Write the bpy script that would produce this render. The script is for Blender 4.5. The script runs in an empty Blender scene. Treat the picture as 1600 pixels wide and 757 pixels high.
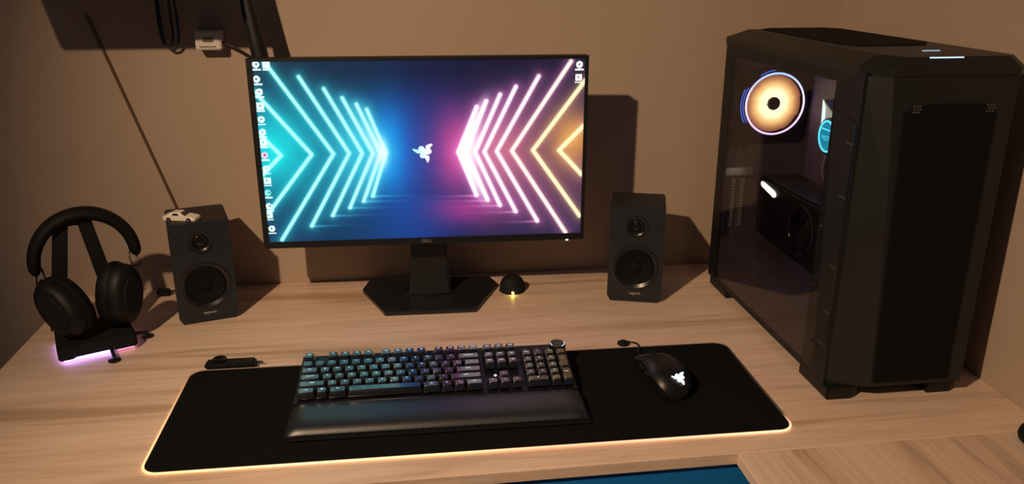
import bpy, bmesh, math, random
import numpy as np
from mathutils import Vector, Matrix
random.seed(7)
S = bpy.context.scene
COL = S.collection
R = math.radians

# ------------------------------------------------------------------ camera, light, exposure
def make_camera():
    cd = bpy.data.cameras.new('camera'); cam = bpy.data.objects.new('camera', cd); COL.objects.link(cam)
    cd.sensor_fit = 'HORIZONTAL'; cd.sensor_width = 36.0; cd.lens = 1289.57 / 1600 * 36.0
    cd.clip_start = 0.02; cd.clip_end = 50
    yaw, pitch, roll = R(7.9465), R(18.855), R(0.0989)
    fwd = Vector((math.sin(yaw) * math.cos(pitch), math.cos(yaw) * math.cos(pitch), -math.sin(pitch)))
    right = Vector((math.cos(yaw), -math.sin(yaw), 0)); up = right.cross(fwd)
    r2 = right * math.cos(roll) + up * math.sin(roll); u2 = -right * math.sin(roll) + up * math.cos(roll)
    m = Matrix((r2, u2, -fwd)).transposed().to_4x4(); m.translation = Vector((-0.0976, -0.9918, 0.6512))
    cam.matrix_world = m
    S.camera = cam
make_camera()
S.view_settings.view_transform = 'Standard'; S.view_settings.look = 'None'
S.view_settings.gamma = 1.0; S.view_settings.exposure = 0.0; S.view_settings.use_curve_mapping = False
W = bpy.data.worlds.new('dim_room'); S.world = W; W.use_nodes = True
W.node_tree.nodes['Background'].inputs[0].default_value = (0.50, 0.46, 0.56, 1)
W.node_tree.nodes['Background'].inputs[1].default_value = 0.070
def lamp(name, loc, aim, power, col, radius, angle):
    ld = bpy.data.lights.new(name, 'SPOT'); ld.energy = power; ld.color = col; ld.shadow_soft_size = radius
    ld.spot_size = R(angle); ld.spot_blend = 1.0
    o = bpy.data.objects.new(name, ld); COL.objects.link(o); o.location = loc
    o.rotation_euler = (Vector(aim) - Vector(loc)).to_track_quat('-Z', 'Y').to_euler(); return o
lamp('shaded_room_lamp', (-0.90, -0.90, 1.37), (.27, .42, .05), 130, (1.0, 0.67, 0.40), 0.022, 74)

# ------------------------------------------------------------------ helpers
def srgb(r, g, b):
    f = lambda c: c / 12.92 if c <= .04045 else ((c + .055) / 1.055) ** 2.4
    return (f(r / 255), f(g / 255), f(b / 255), 1)
MATS = {}
def mat(name, col, rough=.5, metal=0.0, spec=.5, emit=None, es=0.0, noise=0.0, nscale=60, bump=0.0, coat=0.0):
    if name in MATS: return MATS[name]
    m = bpy.data.materials.new(name); m.use_nodes = True; nt = m.node_tree; b = nt.nodes['Principled BSDF']
    c = col if len(col) == 4 else (*col, 1)
    b.inputs['Base Color'].default_value = c; b.inputs['Roughness'].default_value = rough
    b.inputs['Metallic'].default_value = metal; b.inputs['Specular IOR Level'].default_value = spec
    b.inputs['Coat Weight'].default_value = coat
    if emit: b.inputs['Emission Color'].default_value = (*emit[:3], 1); b.inputs['Emission Strength'].default_value = es
    if noise or bump:
        tc = nt.nodes.new('ShaderNodeTexCoord'); n = nt.nodes.new('ShaderNodeTexNoise')
        n.inputs['Scale'].default_value = nscale; n.inputs['Detail'].default_value = 4
        nt.links.new(tc.outputs['Object'], n.inputs['Vector'])
        if noise:
            mx = nt.nodes.new('ShaderNodeMix'); mx.data_type = 'RGBA'
            mx.inputs[6].default_value = tuple(x * (1 - noise) for x in c[:3]) + (1,)
            mx.inputs[7].default_value = tuple(min(1, x * (1 + noise)) for x in c[:3]) + (1,)
            nt.links.new(n.outputs['Fac'], mx.inputs[0]); nt.links.new(mx.outputs[2], b.inputs['Base Color'])
        if bump:
            bp = nt.nodes.new('ShaderNodeBump'); bp.inputs['Strength'].default_value = bump; bp.inputs['Distance'].default_value = .001
            nt.links.new(n.outputs['Fac'], bp.inputs['Height']); nt.links.new(bp.outputs[0], b.inputs['Normal'])
    MATS[name] = m; return m
def glow(name, col, st):
    if name in MATS: return MATS[name]
    m = bpy.data.materials.new(name); m.use_nodes = True; nt = m.node_tree; nt.nodes.clear()
    e = nt.nodes.new('ShaderNodeEmission'); o = nt.nodes.new('ShaderNodeOutputMaterial')
    e.inputs[0].default_value = (*col[:3], 1); e.inputs[1].default_value = st
    nt.links.new(e.outputs[0], o.inputs[0]); MATS[name] = m; return m
def wood(name, axis):
    m = bpy.data.materials.new(name); m.use_nodes = True; nt = m.node_tree; b = nt.nodes['Principled BSDF']
    L = nt.links.new; N = nt.nodes.new
    tc = N('ShaderNodeTexCoord')
    def noise(sc, det, vec, dist=0.0):
        mp = N('ShaderNodeMapping'); mp.inputs['Scale'].default_value = vec; L(tc.outputs['Object'], mp.inputs[0])
        n = N('ShaderNodeTexNoise'); n.inputs['Scale'].default_value = sc; n.inputs['Detail'].default_value = det
        n.inputs['Distortion'].default_value = dist; L(mp.outputs[0], n.inputs['Vector']); return n
    v = (1, 14, 14) if axis == 'x' else (14, 1, 14)
    a = noise(1.7, 5, v, .5); f = noise(9, 6, (1, 22, 22) if axis == 'x' else (22, 1, 22), .1)
    g = noise(4, 2, (1, 3, 3) if axis == 'x' else (3, 1, 3))
    cr = N('ShaderNodeValToRGB'); e = cr.color_ramp
    e.elements[0].position = .33; e.elements[0].color = (.52, .375, .27, 1)
    e.elements[1].position = .62; e.elements[1].color = (.80, .625, .505, 1)
    x = e.elements.new(.46); x.color = (.745, .57, .45, 1)
    L(a.outputs['Fac'], cr.inputs[0])
    cf = N('ShaderNodeValToRGB'); cf.color_ramp.elements[0].position = .35; cf.color_ramp.elements[0].color = (.87, .855, .84, 1)
    cf.color_ramp.elements[1].position = .6; cf.color_ramp.elements[1].color = (1, 1, 1, 1); L(f.outputs['Fac'], cf.inputs[0])
    mx = N('ShaderNodeMix'); mx.data_type = 'RGBA'; mx.blend_type = 'MULTIPLY'; mx.inputs[0].default_value = 1
    L(cr.outputs[0], mx.inputs[6]); L(cf.outputs[0], mx.inputs[7]); L(mx.outputs[2], b.inputs['Base Color'])
    rr = N('ShaderNodeMapRange'); rr.inputs[3].default_value = .34; rr.inputs[4].default_value = .5; L(g.outputs['Fac'], rr.inputs[0])
    L(rr.outputs[0], b.inputs['Roughness'])
    bp = N('ShaderNodeBump'); bp.inputs['Strength'].default_value = .12; bp.inputs['Distance'].default_value = .001
    L(f.outputs['Fac'], bp.inputs['Height']); L(bp.outputs[0], b.inputs['Normal'])
    return m

def obj(name, bm, m, parent=None, smooth=False, loc=None, rot=None):
    me = bpy.data.meshes.new(name)
    if isinstance(bm, bmesh.types.BMesh):
        bmesh.ops.recalc_face_normals(bm, faces=bm.faces[:]); bm.to_mesh(me); bm.free()
    else: me = bm
    if smooth:
        for p in me.polygons: p.use_smooth = True
        try: me.set_sharp_from_angle(angle=R(38))
        except Exception: pass
    me.materials.clear(); me.materials.append(m)
    o = bpy.data.objects.new(name, me); COL.objects.link(o)
    if parent: o.parent = parent
    if loc is not None: o.location = loc
    if rot is not None: o.rotation_euler = rot
    return o
def tag(o, label=None, cat=None, group=None, kind=None):
    if label: o['label'] = label
    if cat: o['category'] = cat
    if group: o['group'] = group
    if kind: o['kind'] = kind
    return o
def thing(name, label, cat, loc=(0, 0, 0), rz=0.0, group=None):
    o = bpy.data.objects.new(name, None); COL.objects.link(o); o.empty_display_size = .02
    o.location = loc; o.rotation_euler = (0, 0, rz); return tag(o, label, cat, group)
def NB(): return bmesh.new()
def box(bm, c0, c1, bev=0.0, seg=2, M=None):
    t = bmesh.new(); bmesh.ops.create_cube(t, size=1)
    for v in t.verts: v.co = Vector([c0[i] + (v.co[i] + .5) * (c1[i] - c0[i]) for i in range(3)])
    if bev: bmesh.ops.bevel(t, geom=t.edges[:], offset=bev, segments=seg, affect='EDGES', clamp_overlap=True)
    merge(bm, t, M)
def merge(bm, t, M=None):
    if M is not None: bmesh.ops.transform(t, matrix=M, verts=t.verts[:])
    me = bpy.data.meshes.new('t'); t.to_mesh(me); t.free(); bm.from_mesh(me); bpy.data.meshes.remove(me)
def prism(bm, pts, a0, a1, axis='z', bev=0.0, M=None, seg=2):
    """polygon pts (2D) extruded along axis"""
    def P(p, h):
        return {'z': (p[0], p[1], h), 'y': (p[0], h, p[1]), 'x': (h, p[0], p[1])}[axis]
    t = bmesh.new(); n = len(pts)
    A = [t.verts.new(P(p, a0)) for p in pts]; B = [t.verts.new(P(p, a1)) for p in pts]
    t.faces.new(A); t.faces.new(B[::-1])
    for i in range(n): t.faces.new((A[i], A[(i + 1) % n], B[(i + 1) % n], B[i]))
    bmesh.ops.recalc_face_normals(t, faces=t.faces[:])
    if bev: bmesh.ops.bevel(t, geom=t.edges[:], offset=bev, segments=seg, affect='EDGES', clamp_overlap=True)
    merge(bm, t, M)
def loft(bm, rings, cap=True, M=None, closed=False):
    t = bmesh.new(); V = [[t.verts.new(p) for p in r] for r in rings]; n = len(rings[0])
    K = len(V)
    for k in range(K if closed else K - 1):
        a, b = V[k], V[(k + 1) % K]
        for i in range(n): t.faces.new((a[i], a[(i + 1) % n], b[(i + 1) % n], b[i]))
    if cap and not closed: t.faces.new(V[0]); t.faces.new(V[-1])
    bmesh.ops.recalc_face_normals(t, faces=t.faces[:]); merge(bm, t, M)
def lathe(bm, prof, n=40, M=None, cap=True):
    loft(bm, [[(r * math.cos(2 * math.pi * i / n), r * math.sin(2 * math.pi * i / n), z) for i in range(n)] for r, z in prof], cap, M)
def tube(bm, pts, r, n=10, M=None, closed=False):
    P = [Vector(p) for p in pts]; rings = []; K = len(P); prev = None
    for i, p in enumerate(P):
        if closed: d = (P[(i + 1) % K] - P[i - 1]).normalized()
        else: d = ((P[min(i + 1, K - 1)] - P[max(i - 1, 0)])).normalized()
        if prev is None:
            u = d.orthogonal().normalized()
        else: u = (prev - d * prev.dot(d)).normalized()
        prev = u; w = d.cross(u); rr = r[i] if isinstance(r, (list, tuple)) else r
        rings.append([p + u * rr * math.cos(2 * math.pi * k / n) + w * rr * math.sin(2 * math.pi * k / n) for k in range(n)])
    loft(bm, rings, True, M, closed)
def spline(pts, k=8):
    P = [Vector(p) for p in pts]; P = [P[0] * 2 - P[1]] + P + [P[-1] * 2 - P[-2]]; out = []
    for i in range(1, len(P) - 2):
        for j in range(k):
            t = j / k; a, b, c, d = P[i - 1:i + 3]
            out.append(.5 * ((2 * b) + (c - a) * t + (2 * a - 5 * b + 4 * c - d) * t * t + (3 * b - a - 3 * c + d) * t ** 3))
    out.append(P[-2]); return out
def rrect(w, h, r, k=5, cx=0, cy=0):
    o = []
    for (sx, sy, a0) in ((1, 1, 0), (-1, 1, 90), (-1, -1, 180), (1, -1, 270)):
        for i in range(k + 1):
            a = R(a0 + 90 * i / k); o.append((cx + sx * (w / 2 - r) + r * math.cos(a), cy + sy * (h / 2 - r) + r * math.sin(a)))
    return o
def circ(r, n=32, cx=0, cy=0, a0=0): return [(cx + r * math.cos(a0 + 2 * math.pi * i / n), cy + r * math.sin(a0 + 2 * math.pi * i / n)) for i in range(n)]
def T(x, y, z): return Matrix.Translation((x, y, z))
def Rx(a): return Matrix.Rotation(R(a), 4, 'X')
def Ry(a): return Matrix.Rotation(R(a), 4, 'Y')
def Rz(a): return Matrix.Rotation(R(a), 4, 'Z')
TXT = {}
def text_mesh(s, size, depth=0.0):
    key = (s, size)
    if key in TXT: return TXT[key]
    c = bpy.data.curves.new('t', 'FONT'); c.body = s; c.size = size; c.align_x = 'CENTER'; c.align_y = 'CENTER'; c.extrude = depth
    o = bpy.data.objects.new('t', c); me = bpy.data.meshes.new_from_object(o)
    bpy.data.objects.remove(o); bpy.data.curves.remove(c); TXT[key] = me; return me
def text(name, s, size, m, parent, M, depth=0.0):
    me = text_mesh(s, size, depth).copy(); me.name = name; me.transform(M)
    return obj(name, me, m, parent)

# three-headed knot emblem: outline traced in a unit square (x right, y up)
EMB = [(165,290),(190,280),(235,297),(300,303),(305,265),(330,230),(370,216),(410,230),(445,272),(485,300),(462,240),(480,205),(515,192),
       (570,168),(605,170),(628,200),(595,225),(575,260),(548,272),(590,315),(602,360),(580,395),(540,410),(470,422),(515,438),(548,465),
       (550,510),(535,560),(520,605),(490,600),(475,560),(450,500),(400,506),(350,490),(328,445),(335,400),(358,350),(325,392),(290,396),(250,370),(200,330)]
EMB = [((x - 410) / 460, (385 - y) / 460) for x, y in EMB]

# ------------------------------------------------------------------ materials
M_wall = mat('wall_paint', (.44, .345, .275), .85, spec=.25, noise=.05, nscale=5, bump=.25)
M_black = mat('black_plastic', (.0065, .0078, .0105), .42)
M_matte = mat('black_matte', (.0055, .0065, .0085), .75, spec=.3)
M_gloss = mat('black_gloss', (.008, .008, .009), .16)
M_rubber = mat('black_rubber', (.008, .0085, .010), .8, spec=.25)
M_cable = mat('black_cable', (.007, .008, .010), .5)
M_case = mat('case_paint', (.0065, .0075, .009), .5, spec=.4)
M_steel = mat('brushed_steel', (.55, .55, .57), .35, metal=1)

# ------------------------------------------------------------------ setting
YB, XR, XL = .6932, .8355, -.7763
def struct(name, bm, m, parent=None):
    o = obj(name, bm, m, parent)
    if parent is None: o['kind'] = 'structure'
    return o
b = NB(); box(b, (-2.2, YB, -.76), (XR + .1, YB + .1, 1.9)); struct('wall_back', b, M_wall)
b = NB(); box(b, (XR, -1.6, -.76), (XR + .1, YB, 1.9)); struct('wall_right', b, M_wall)
b = NB(); box(b, (-2.2, -2.2, -.80), (XR + .1, YB + .1, -.76)); struct('floor', b, mat('floor_laminate', (.16, .11, .075), .5, noise=.25, nscale=8))
b = NB(); box(b, (-2.2, YB - .014, -.76), (XR, YB, -.69), .002); struct('baseboard_back', b, mat('baseboard_paint', (.2, .13, .09), .5))

# ------------------------------------------------------------------ desk
WX, WY = wood('oak_grain_long', 'x'), wood('oak_grain_cross', 'y')
d = thing('desk', 'light oak corner desk carrying the whole computer set-up', 'desk', (0, 0, -.018))
b = NB(); box(b, (XL, -.05, 0), (XR - .001, YB - .001, .018), .0008, 1); obj('desktop_board', b, WX, d)
b = NB(); box(b, (.3525, -.75, 0), (XR - .001, -.0508, .018), .0008, 1); obj('return_board', b, WY, d)
for x0 in (XL + .02, XR - .045):
    b = NB(); box(b, (x0, 0.02, -.742), (x0 + .018, .66, -.0005)); obj('side_panel', b, WX, d)
b = NB(); box(b, (XR - .045, -.72, -.742), (XR - .027, -.2, -.0005)); obj('side_panel', b, WX, d)
dr = thing('drawer_unit', 'blue fronted drawer box hanging under the front edge of the oak desk', 'drawer', (.16, -.044, -.0185))
b = NB(); box(b, (-.19, .0165, -.30), (.36, .45, 0)); obj('body', b, WX, dr)
b = NB(); box(b, (-.19, 0, -.30), (.36, .016, -.001), .001); obj('drawer_front', b, mat('blue_laminate', (.008, .20, .62), .5), dr)

# ------------------------------------------------------------------ desk mat with lit rim
PHI = -0.0139
MW, MD, MH = .92, .294, .0035
dm = thing('desk_mat', 'long black cloth desk mat with a glowing orange-white rim', 'desk mat', (0, 0, 0), PHI)
out = rrect(MW, MD, .024, 8, 0, MD / 2)
b = NB(); prism(b, rrect(MW - .004, MD - .004, .022, 8, 0, MD / 2), .0004, MH, 'z', .0006, seg=1)
obj('cloth', b, mat('mat_cloth', (.0055, .0062, .0070), .95, spec=.1, bump=.3, nscale=900), dm)
def rim_mat():
    m = bpy.data.materials.new('lit_rim'); m.use_nodes = True; nt = m.node_tree; nt.nodes.clear(); L = nt.links.new; N = nt.nodes.new
    tc = N('ShaderNodeTexCoord'); sp = N('ShaderNodeSeparateXYZ'); L(tc.outputs['Object'], sp.inputs[0])
    mr = N('ShaderNodeMapRange'); mr.inputs[1].default_value = -.46; mr.inputs[2].default_value = .46; L(sp.outputs[0], mr.inputs[0])
    cr = N('ShaderNodeValToRGB'); c = cr.color_ramp; c.elements[0].color = (1.0, .50, .22, 1); c.elements[1].color = (1.0, .55, .30, 1)
    for p, k in ((.2, (1, .62, .33, 1)), (.45, (1, .52, .25, 1)), (.6, (1, .40, .22, 1)), (.8, (1, .45, .26, 1))):
        e = c.elements.new(p); e.color = k
    L(mr.outputs[0], cr.inputs[0])
    yr = N('ShaderNodeMapRange'); yr.inputs[1].default_value = .294; yr.inputs[2].default_value = 0.02
    yr.inputs[3].default_value = .25; yr.inputs[4].default_value = 1.9; L(sp.outputs[1], yr.inputs[0])
    e = N('ShaderNodeEmission'); L(cr.outputs[0], e.inputs[0]); ax = N('ShaderNodeMapRange'); ax.inputs[1].default_value = .445; ax.inputs[2].default_value = .459; L(sp.outputs[0], ax.inputs[0])
    by = N('ShaderNodeMapRange'); by.inputs[1].default_value = .004; by.inputs[2].default_value = .045; L(sp.outputs[1], by.inputs[0])
    ml = N('ShaderNodeMath'); ml.operation = 'MULTIPLY'; L(ax.outputs[0], ml.inputs[0]); L(by.outputs[0], ml.inputs[1])
    iv = N('ShaderNodeMath'); iv.operation = 'MULTIPLY_ADD'; iv.inputs[1].default_value = -.96; iv.inputs[2].default_value = 1.0; L(ml.outputs[0], iv.inputs[0])
    fm = N('ShaderNodeMath'); fm.operation = 'MULTIPLY'; L(iv.outputs[0], fm.inputs[0]); L(yr.outputs[0], fm.inputs[1]); L(fm.outputs[0], e.inputs[1])
    o = N('ShaderNodeOutputMaterial'); L(e.outputs[0], o.inputs[0]); return m
b = NB(); tube(b, [(x, y, .0020) for x, y in out], .0017, 8, closed=True); obj('light_rim', b, rim_mat(), dm, True)
cb = thing('mat_controller', 'small black control box clipped to the back left edge of the desk mat', 'control box', (-.393, .3085, 0), PHI)
b = NB(); box(b, (-.041, -.012, 0.004), (.041, .012, .0135), .003, 2); box(b, (-.041, .0035, 0), (.041, .012, .006), .001); obj('body', b, M_black, cb, True)
b = NB(); lathe(b, [(.0115, 0), (.0115, .004), (.010, .005)], 24, T(-.018, .003, .0135)); obj('button', b, M_gloss, cb, True)
b = NB(); tube(b, spline([(.041, .003, .008), (.047, .0035, .0072), (.052, .004, .006)]), .0017, 8); obj('cable', b, M_cable, cb, True)

# ------------------------------------------------------------------ keyboard
KB = thing('keyboard', 'black full-size mechanical keyboard with white lit key legends', 'keyboard', (-.2735, .1400, .0036), R(-1.2))
KW, KD, U = .4390, .1400, .01905
TILT = math.atan2(.011, KD)
KM = T(0, 0, .012) @ Matrix.Rotation(TILT, 4, 'X')       # plate plane (top at local z=0)
b = NB()
prism(b, [(0, 0), (KD, 0), (KD, .021), (0, .010)], 0, KW, 'x', .0012)
obj('case', b, M_black, KB, True)
b = NB(); box(b, (.001, .001, -.004), (KW - .001, KD - .001, .0015), .0008, 1, KM); obj('top_plate', b, mat('plate_metal', (.016, .020, .030), .42, metal=.6), KB, True)
M_key = mat('keycap_plastic', (.007, .009, .013), .20, spec=1.0, coat=.6)
M_leg = glow('legend_light', (.85, .93, 1.0), 1.25)
KEYM = {}
def key_mesh(w, dd=1.0):
    k = (w, dd)
    if k in KEYM: return KEYM[k]
    bm = bmesh.new(); W2, D2 = w * U - .0012, dd * U - .0012
    rings = []
    for (ww, d2, z, r, oy) in ((W2, D2, 0, .0012, 0), (W2 - .0006, D2 - .0006, .0015, .0012, 0), (W2 - .0048, D2 - .0060, .0092, .002, .0010), (W2 - .0056, D2 - .0068, .0097, .002, .0010)):
        rings.append([(x, y, z) for x, y in rrect(ww, d2, r, 3, 0, oy)])
    loft(bm, rings); KEYM[k] = bm
    me = bpy.data.meshes.new('key'); bm.to_mesh(me); bm.free()
    for p in me.polygons: p.use_smooth = True
    try: me.set_sharp_from_angle(angle=R(30))
    except Exception: pass
    me.materials.append(M_key); KEYM[k] = me; return me
FLOAT = .0058
def key(name, col, row, w=1.0, dd=1.0, leg=None, ls=.0042, ly=.0022):
    """col/row: left edge in units, row centre in units from the front"""
    x = .0052 + (col + w / 2) * U; y = .0050 + row * U
    o = bpy.data.objects.new(name, key_mesh(w, dd)); COL.objects.link(o); o.parent = KB
    tilt = {0: -.6, 1: .6, 2: 1.8, 3: 3, 4: 5, 5: 7}[min(5, int(row))]
    o.matrix_local = KM @ T(x, y, FLOAT + (0, 0, .0002, .0008, .0014, .0024)[min(5, int(row))]) @ Rx(tilt * .8)
    if leg:
        l = obj('legend', text_mesh(leg, ls), M_leg, o); l.location = (0, ly + .0006, .0099)
    return o
r5 = 5.75
key('escape_key', 0, r5, leg='esc', ls=.0048)
for i in range(4): key('function_key', 2 + i, r5, leg='F%d' % (i + 1))
for i in range(4): key('function_key', 6.5 + i, r5, leg='F%d' % (i + 5))
for i in range(4): key('function_key', 11 + i, r5, leg='F%d' % (i + 9))
for i, l in enumerate('`1234567890-='): key('number_key', i, 4.5, leg=l)
key('backspace_key', 13, 4.5, 2, leg='backspace', ls=.0036)
key('tab_key', 0, 3.5, 1.5, leg='tab', ls=.0042)
for i, l in enumerate('QWERTYUIOP[]'): key('letter_key', 1.5 + i, 3.5, leg=l)
key('letter_key', 13.5, 3.5, 1.5, leg='\\')
key('caps_lock_key', 0, 2.5, 1.75, leg='caps lock', ls=.0036)
for i, l in enumerate("ASDFGHJKL;'"): key('letter_key', 1.75 + i, 2.5, leg=l)
key('enter_key', 12.75, 2.5, 2.25, leg='enter')
key('shift_key', 0, 1.5, 2.25, leg='shift')
for i, l in enumerate('ZXCVBNM,./'): key('letter_key', 2.25 + i, 1.5, leg=l)
key('shift_key', 12.25, 1.5, 2.75, leg='shift')
key('control_key', 0, .5, 1.5, leg='ctrl'); key('system_key', 1.5, .5, 1, leg='#', ls=.006); key('alt_key', 2.5, .5, 1.5, leg='alt')
key('space_bar', 4, .5, 6)
key('alt_key', 10, .5, 1.5, leg='alt'); key('system_key', 11.5, .5, 1, leg='fn'); key('system_key', 12.5, .5, 1, leg='='); key('control_key', 13.5, .5, 1.5, leg='ctrl')
for i, l in enumerate(('prt', 'scr', 'pau')): key('navigation_key', 15.25 + i, r5, leg=l)
for i, l in enumerate(('ins', 'hm', 'pg')): key('navigation_key', 15.25 + i, 4.5, leg=l)
for i, l in enumerate(('del', 'end', 'pg')): key('navigation_key', 15.25 + i, 3.5, leg=l)
key('arrow_key', 16.25, 1.5, leg='^')
for i, l in enumerate('<v>'): key('arrow_key', 15.25 + i, .5, leg=l)
for i, l in enumerate(('num', '/', '*')): key('keypad_key', 18.5 + i, 4.5, leg=l)
key('keypad_key', 21.5, 4.5, leg='-')
for r, s in ((3.5, '789'), (2.5, '456'), (1.5, '123')):
    for i, l in enumerate(s): key('keypad_key', 18.5 + i, r, leg=l)
key('keypad_key', 21.5, 3.0, 1, 2, leg='+', ly=.006)
key('keypad_key', 21.5, 1.0, 1, 2, leg='enter', ls=.0034, ly=.006)
key('keypad_key', 18.5, .5, 2, leg='0'); key('keypad_key', 20.5, .5, leg='.')
for i, x in enumerate((18.62, 19.68, 20.74)):                     # low round-ended media buttons
    b = NB(); prism(b, rrect(.0165, .0125, .0045, 5), 0, .0055, 'z', .0012)
    o = obj('media_button', b, M_black, KB, True); o.matrix_local = KM @ T(.0052 + (x + .42) * U, .0050 + r5 * U, .0014)
    l = obj('legend', text_mesh(('<', '>', '>')[i], .0035), M_leg, o); l.location = (0, 0.001, .0057)
o = None
b = NB(); lathe(b, [(.0133, 0), (.0138, .002), (.0138, .0145), (.0128, .016)], 40); dial = obj('volume_dial', b, M_gloss, KB, True)
dial.matrix_local = KM @ T(.0052 + 21.95 * U, .0050 + 5.72 * U, .0015)
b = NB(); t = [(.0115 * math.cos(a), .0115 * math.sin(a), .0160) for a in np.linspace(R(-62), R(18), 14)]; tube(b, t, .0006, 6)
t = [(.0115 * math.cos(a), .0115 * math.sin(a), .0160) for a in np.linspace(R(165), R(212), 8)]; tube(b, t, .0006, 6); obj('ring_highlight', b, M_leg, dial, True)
for dx, r in ((15.62, .0009), (16.05, .0021)):
    b = NB(); lathe(b, [(r, 0), (r, .0006)], 16); o = obj('indicator_light', b, glow('indicator_white', (.75, .85, 1), 3.0), KB)
    o.matrix_local = KM @ T(.0052 + dx * U, .005 + 1.62 * U, .0105 if r > .002 else .0016)
    if r > .002:
        b = NB(); lathe(b, [(.0026, 0), (.0026, .009)], 16); o = obj('indicator_post', b, M_black, KB, True); o.matrix_local = KM @ T(.0052 + dx * U, .005 + 1.62 * U, .0014)
WR = thing('wrist_rest', 'padded black leatherette wrist rest along the front of the keyboard', 'wrist rest', (-.2780, .0548, .0036), R(-1.1))
b = NB(); box(b, (0, 0, 0), (.4455, .0845, .006), .0025, 2); obj('base', b, M_matte, WR, True)
rings = []
for y, z, ins in ((.004, .006, .004), (.003, .010, .003), (.006, .0145, .004), (.016, .0185, .007), (.035, .0200, .009), (.060, .0195, .009), (.074, .0185, .009), (.080, .016, .007), (.081, .006, .005)):
    rings.append([(ins, y, z)] + [(ins + (.4455 - 2 * ins) * i / 20, y, z) for i in range(1, 21)])
b = NB()
def grid(bm, rows, M=None):
    t = bmesh.new(); V = [[t.verts.new(p) for p in r] for r in rows]
    for i in range(len(V) - 1):
        for j in range(len(V[0]) - 1): t.faces.new((V[i][j], V[i][j + 1], V[i + 1][j + 1], V[i + 1][j]))
    merge(bm, t, M)
sec = [(.003, .0055), (.002, .010), (.005, .0150), (.014, .0190), (.032, .0205), (.060, .0200), (.075, .0185), (.0815, .015), (.082, .0055)]
xs = [(.002, .0), (.004, .45), (.009, .8), (.018, 1)] + [(.03 + (.4155 - .03) * i / 8, 1) for i in range(9)] + [(.4275, 1), (.4365, .8), (.4415, .45), (.4435, 0)]
loft(b, [[(x, .0415 + (y - .0415) * (.93 + .07 * f), .0055 + (z - .0055) * f if f > 0 else .0055 + (z - .0055) * .02) for y, z in sec] for x, f in xs])
obj('cushion', b, mat('leatherette', (.008, .012, .020), .42, spec=.9, bump=.15, nscale=400), WR, True)

# ------------------------------------------------------------------ mouse and its cable
MS = thing('computer_mouse', 'black gaming mouse with a glowing white emblem, resting on the desk mat', 'mouse', (.3090, .1600, .0036), R(4))
b = NB(); rings = []
#      y      halfL  halfR  height  shift
prof = [(-.066, .010, .010, .006), (-.062, .020, .021, .019), (-.052, .028, .029, .031), (-.035, .033, .034, .039), (-.015, .033, .034, .0415), (.008, .030, .032, .040), (.028, .0285, .031, .035), (.045, .030, .0315, .028), (.058, .031, .031, .021), (.064, .027, .027, .014)]
for y, hl, hr, h in prof:
    ring = []
    for i in range(28):
        a = 2 * math.pi * i / 28; c, s = math.cos(a), math.sin(a)
        X = (hr if c > 0 else hl) * (abs(c) ** .75) * (1 if c > 0 else -1)
        Z = h * .42 + (h * .58) * (abs(s) ** .8) if s > 0 else h * .42 - (h * .42 - .0005) * (abs(s) ** .55)
        if -0.7 < s < .3: X *= .93
        ring.append((X, y, Z))
    rings.append(ring)
loft(b, rings); ms = obj('shell', b, mat('mouse_shell', (.0048, .0056, .007), .40, spec=.5), MS, True)
b = NB(); box(b, (-.0006, .018, .0), (.0006, .06, .0018), 0, 1, T(0, 0, .0335) @ Rx(0)); 
b.free()
b = NB(); lathe(b, [(.009, -.0035), (.0105, -.003), (.0105, .003), (.009, .0035)], 28, T(0, .040, .0240) @ Ry(90)); obj('scroll_wheel', b, M_rubber, MS, True)
for i, y0 in enumerate((-.012, .012)):
    b = NB(); box(b, (-.0318, y0 - .010, .020), (-.0288, y0 + .010, .0245), .001, 2); obj('side_button', b, M_gloss, MS, True)
b = NB(); prism(b, [(x * .023, y * .023) for x, y in EMB], 0, .0005, 'z'); em = obj('emblem', b, glow('mouse_emblem', (.80, 1.0, .95), 2.2), MS)
em.matrix_local = T(.006, -.0530, .0318) @ Rx(36) @ Ry(6)
mc = obj('mouse_cable', (lambda b: (tube(b, spline([(.2995, .2235, .0125), (.297, .236, .009), (.300, .262, .006), (.308, .287, .0055), (.306, .304, .0035), (.298, .310, .0028), (.290, .3075, .006)]), .0016, 8), b)[1])(NB()), M_cable, None, True)
tag(mc, 'thin black cable curling from the mouse over the back edge of the mat', 'cable')
cc = thing('cable_clip', 'small round black cable holder behind the desk mat near the mouse', 'cable holder', (.285, .3075, 0))
b = NB(); lathe(b, [(.0095, 0), (.0105, .001), (.0105, .004), (.008, .0055)], 28); obj('base', b, M_rubber, cc, True)
b = NB(); lathe(b, [(.0045, .0050), (.0050, .0075), (.003, .0088)], 20); obj('grip', b, M_rubber, cc, True)

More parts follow.
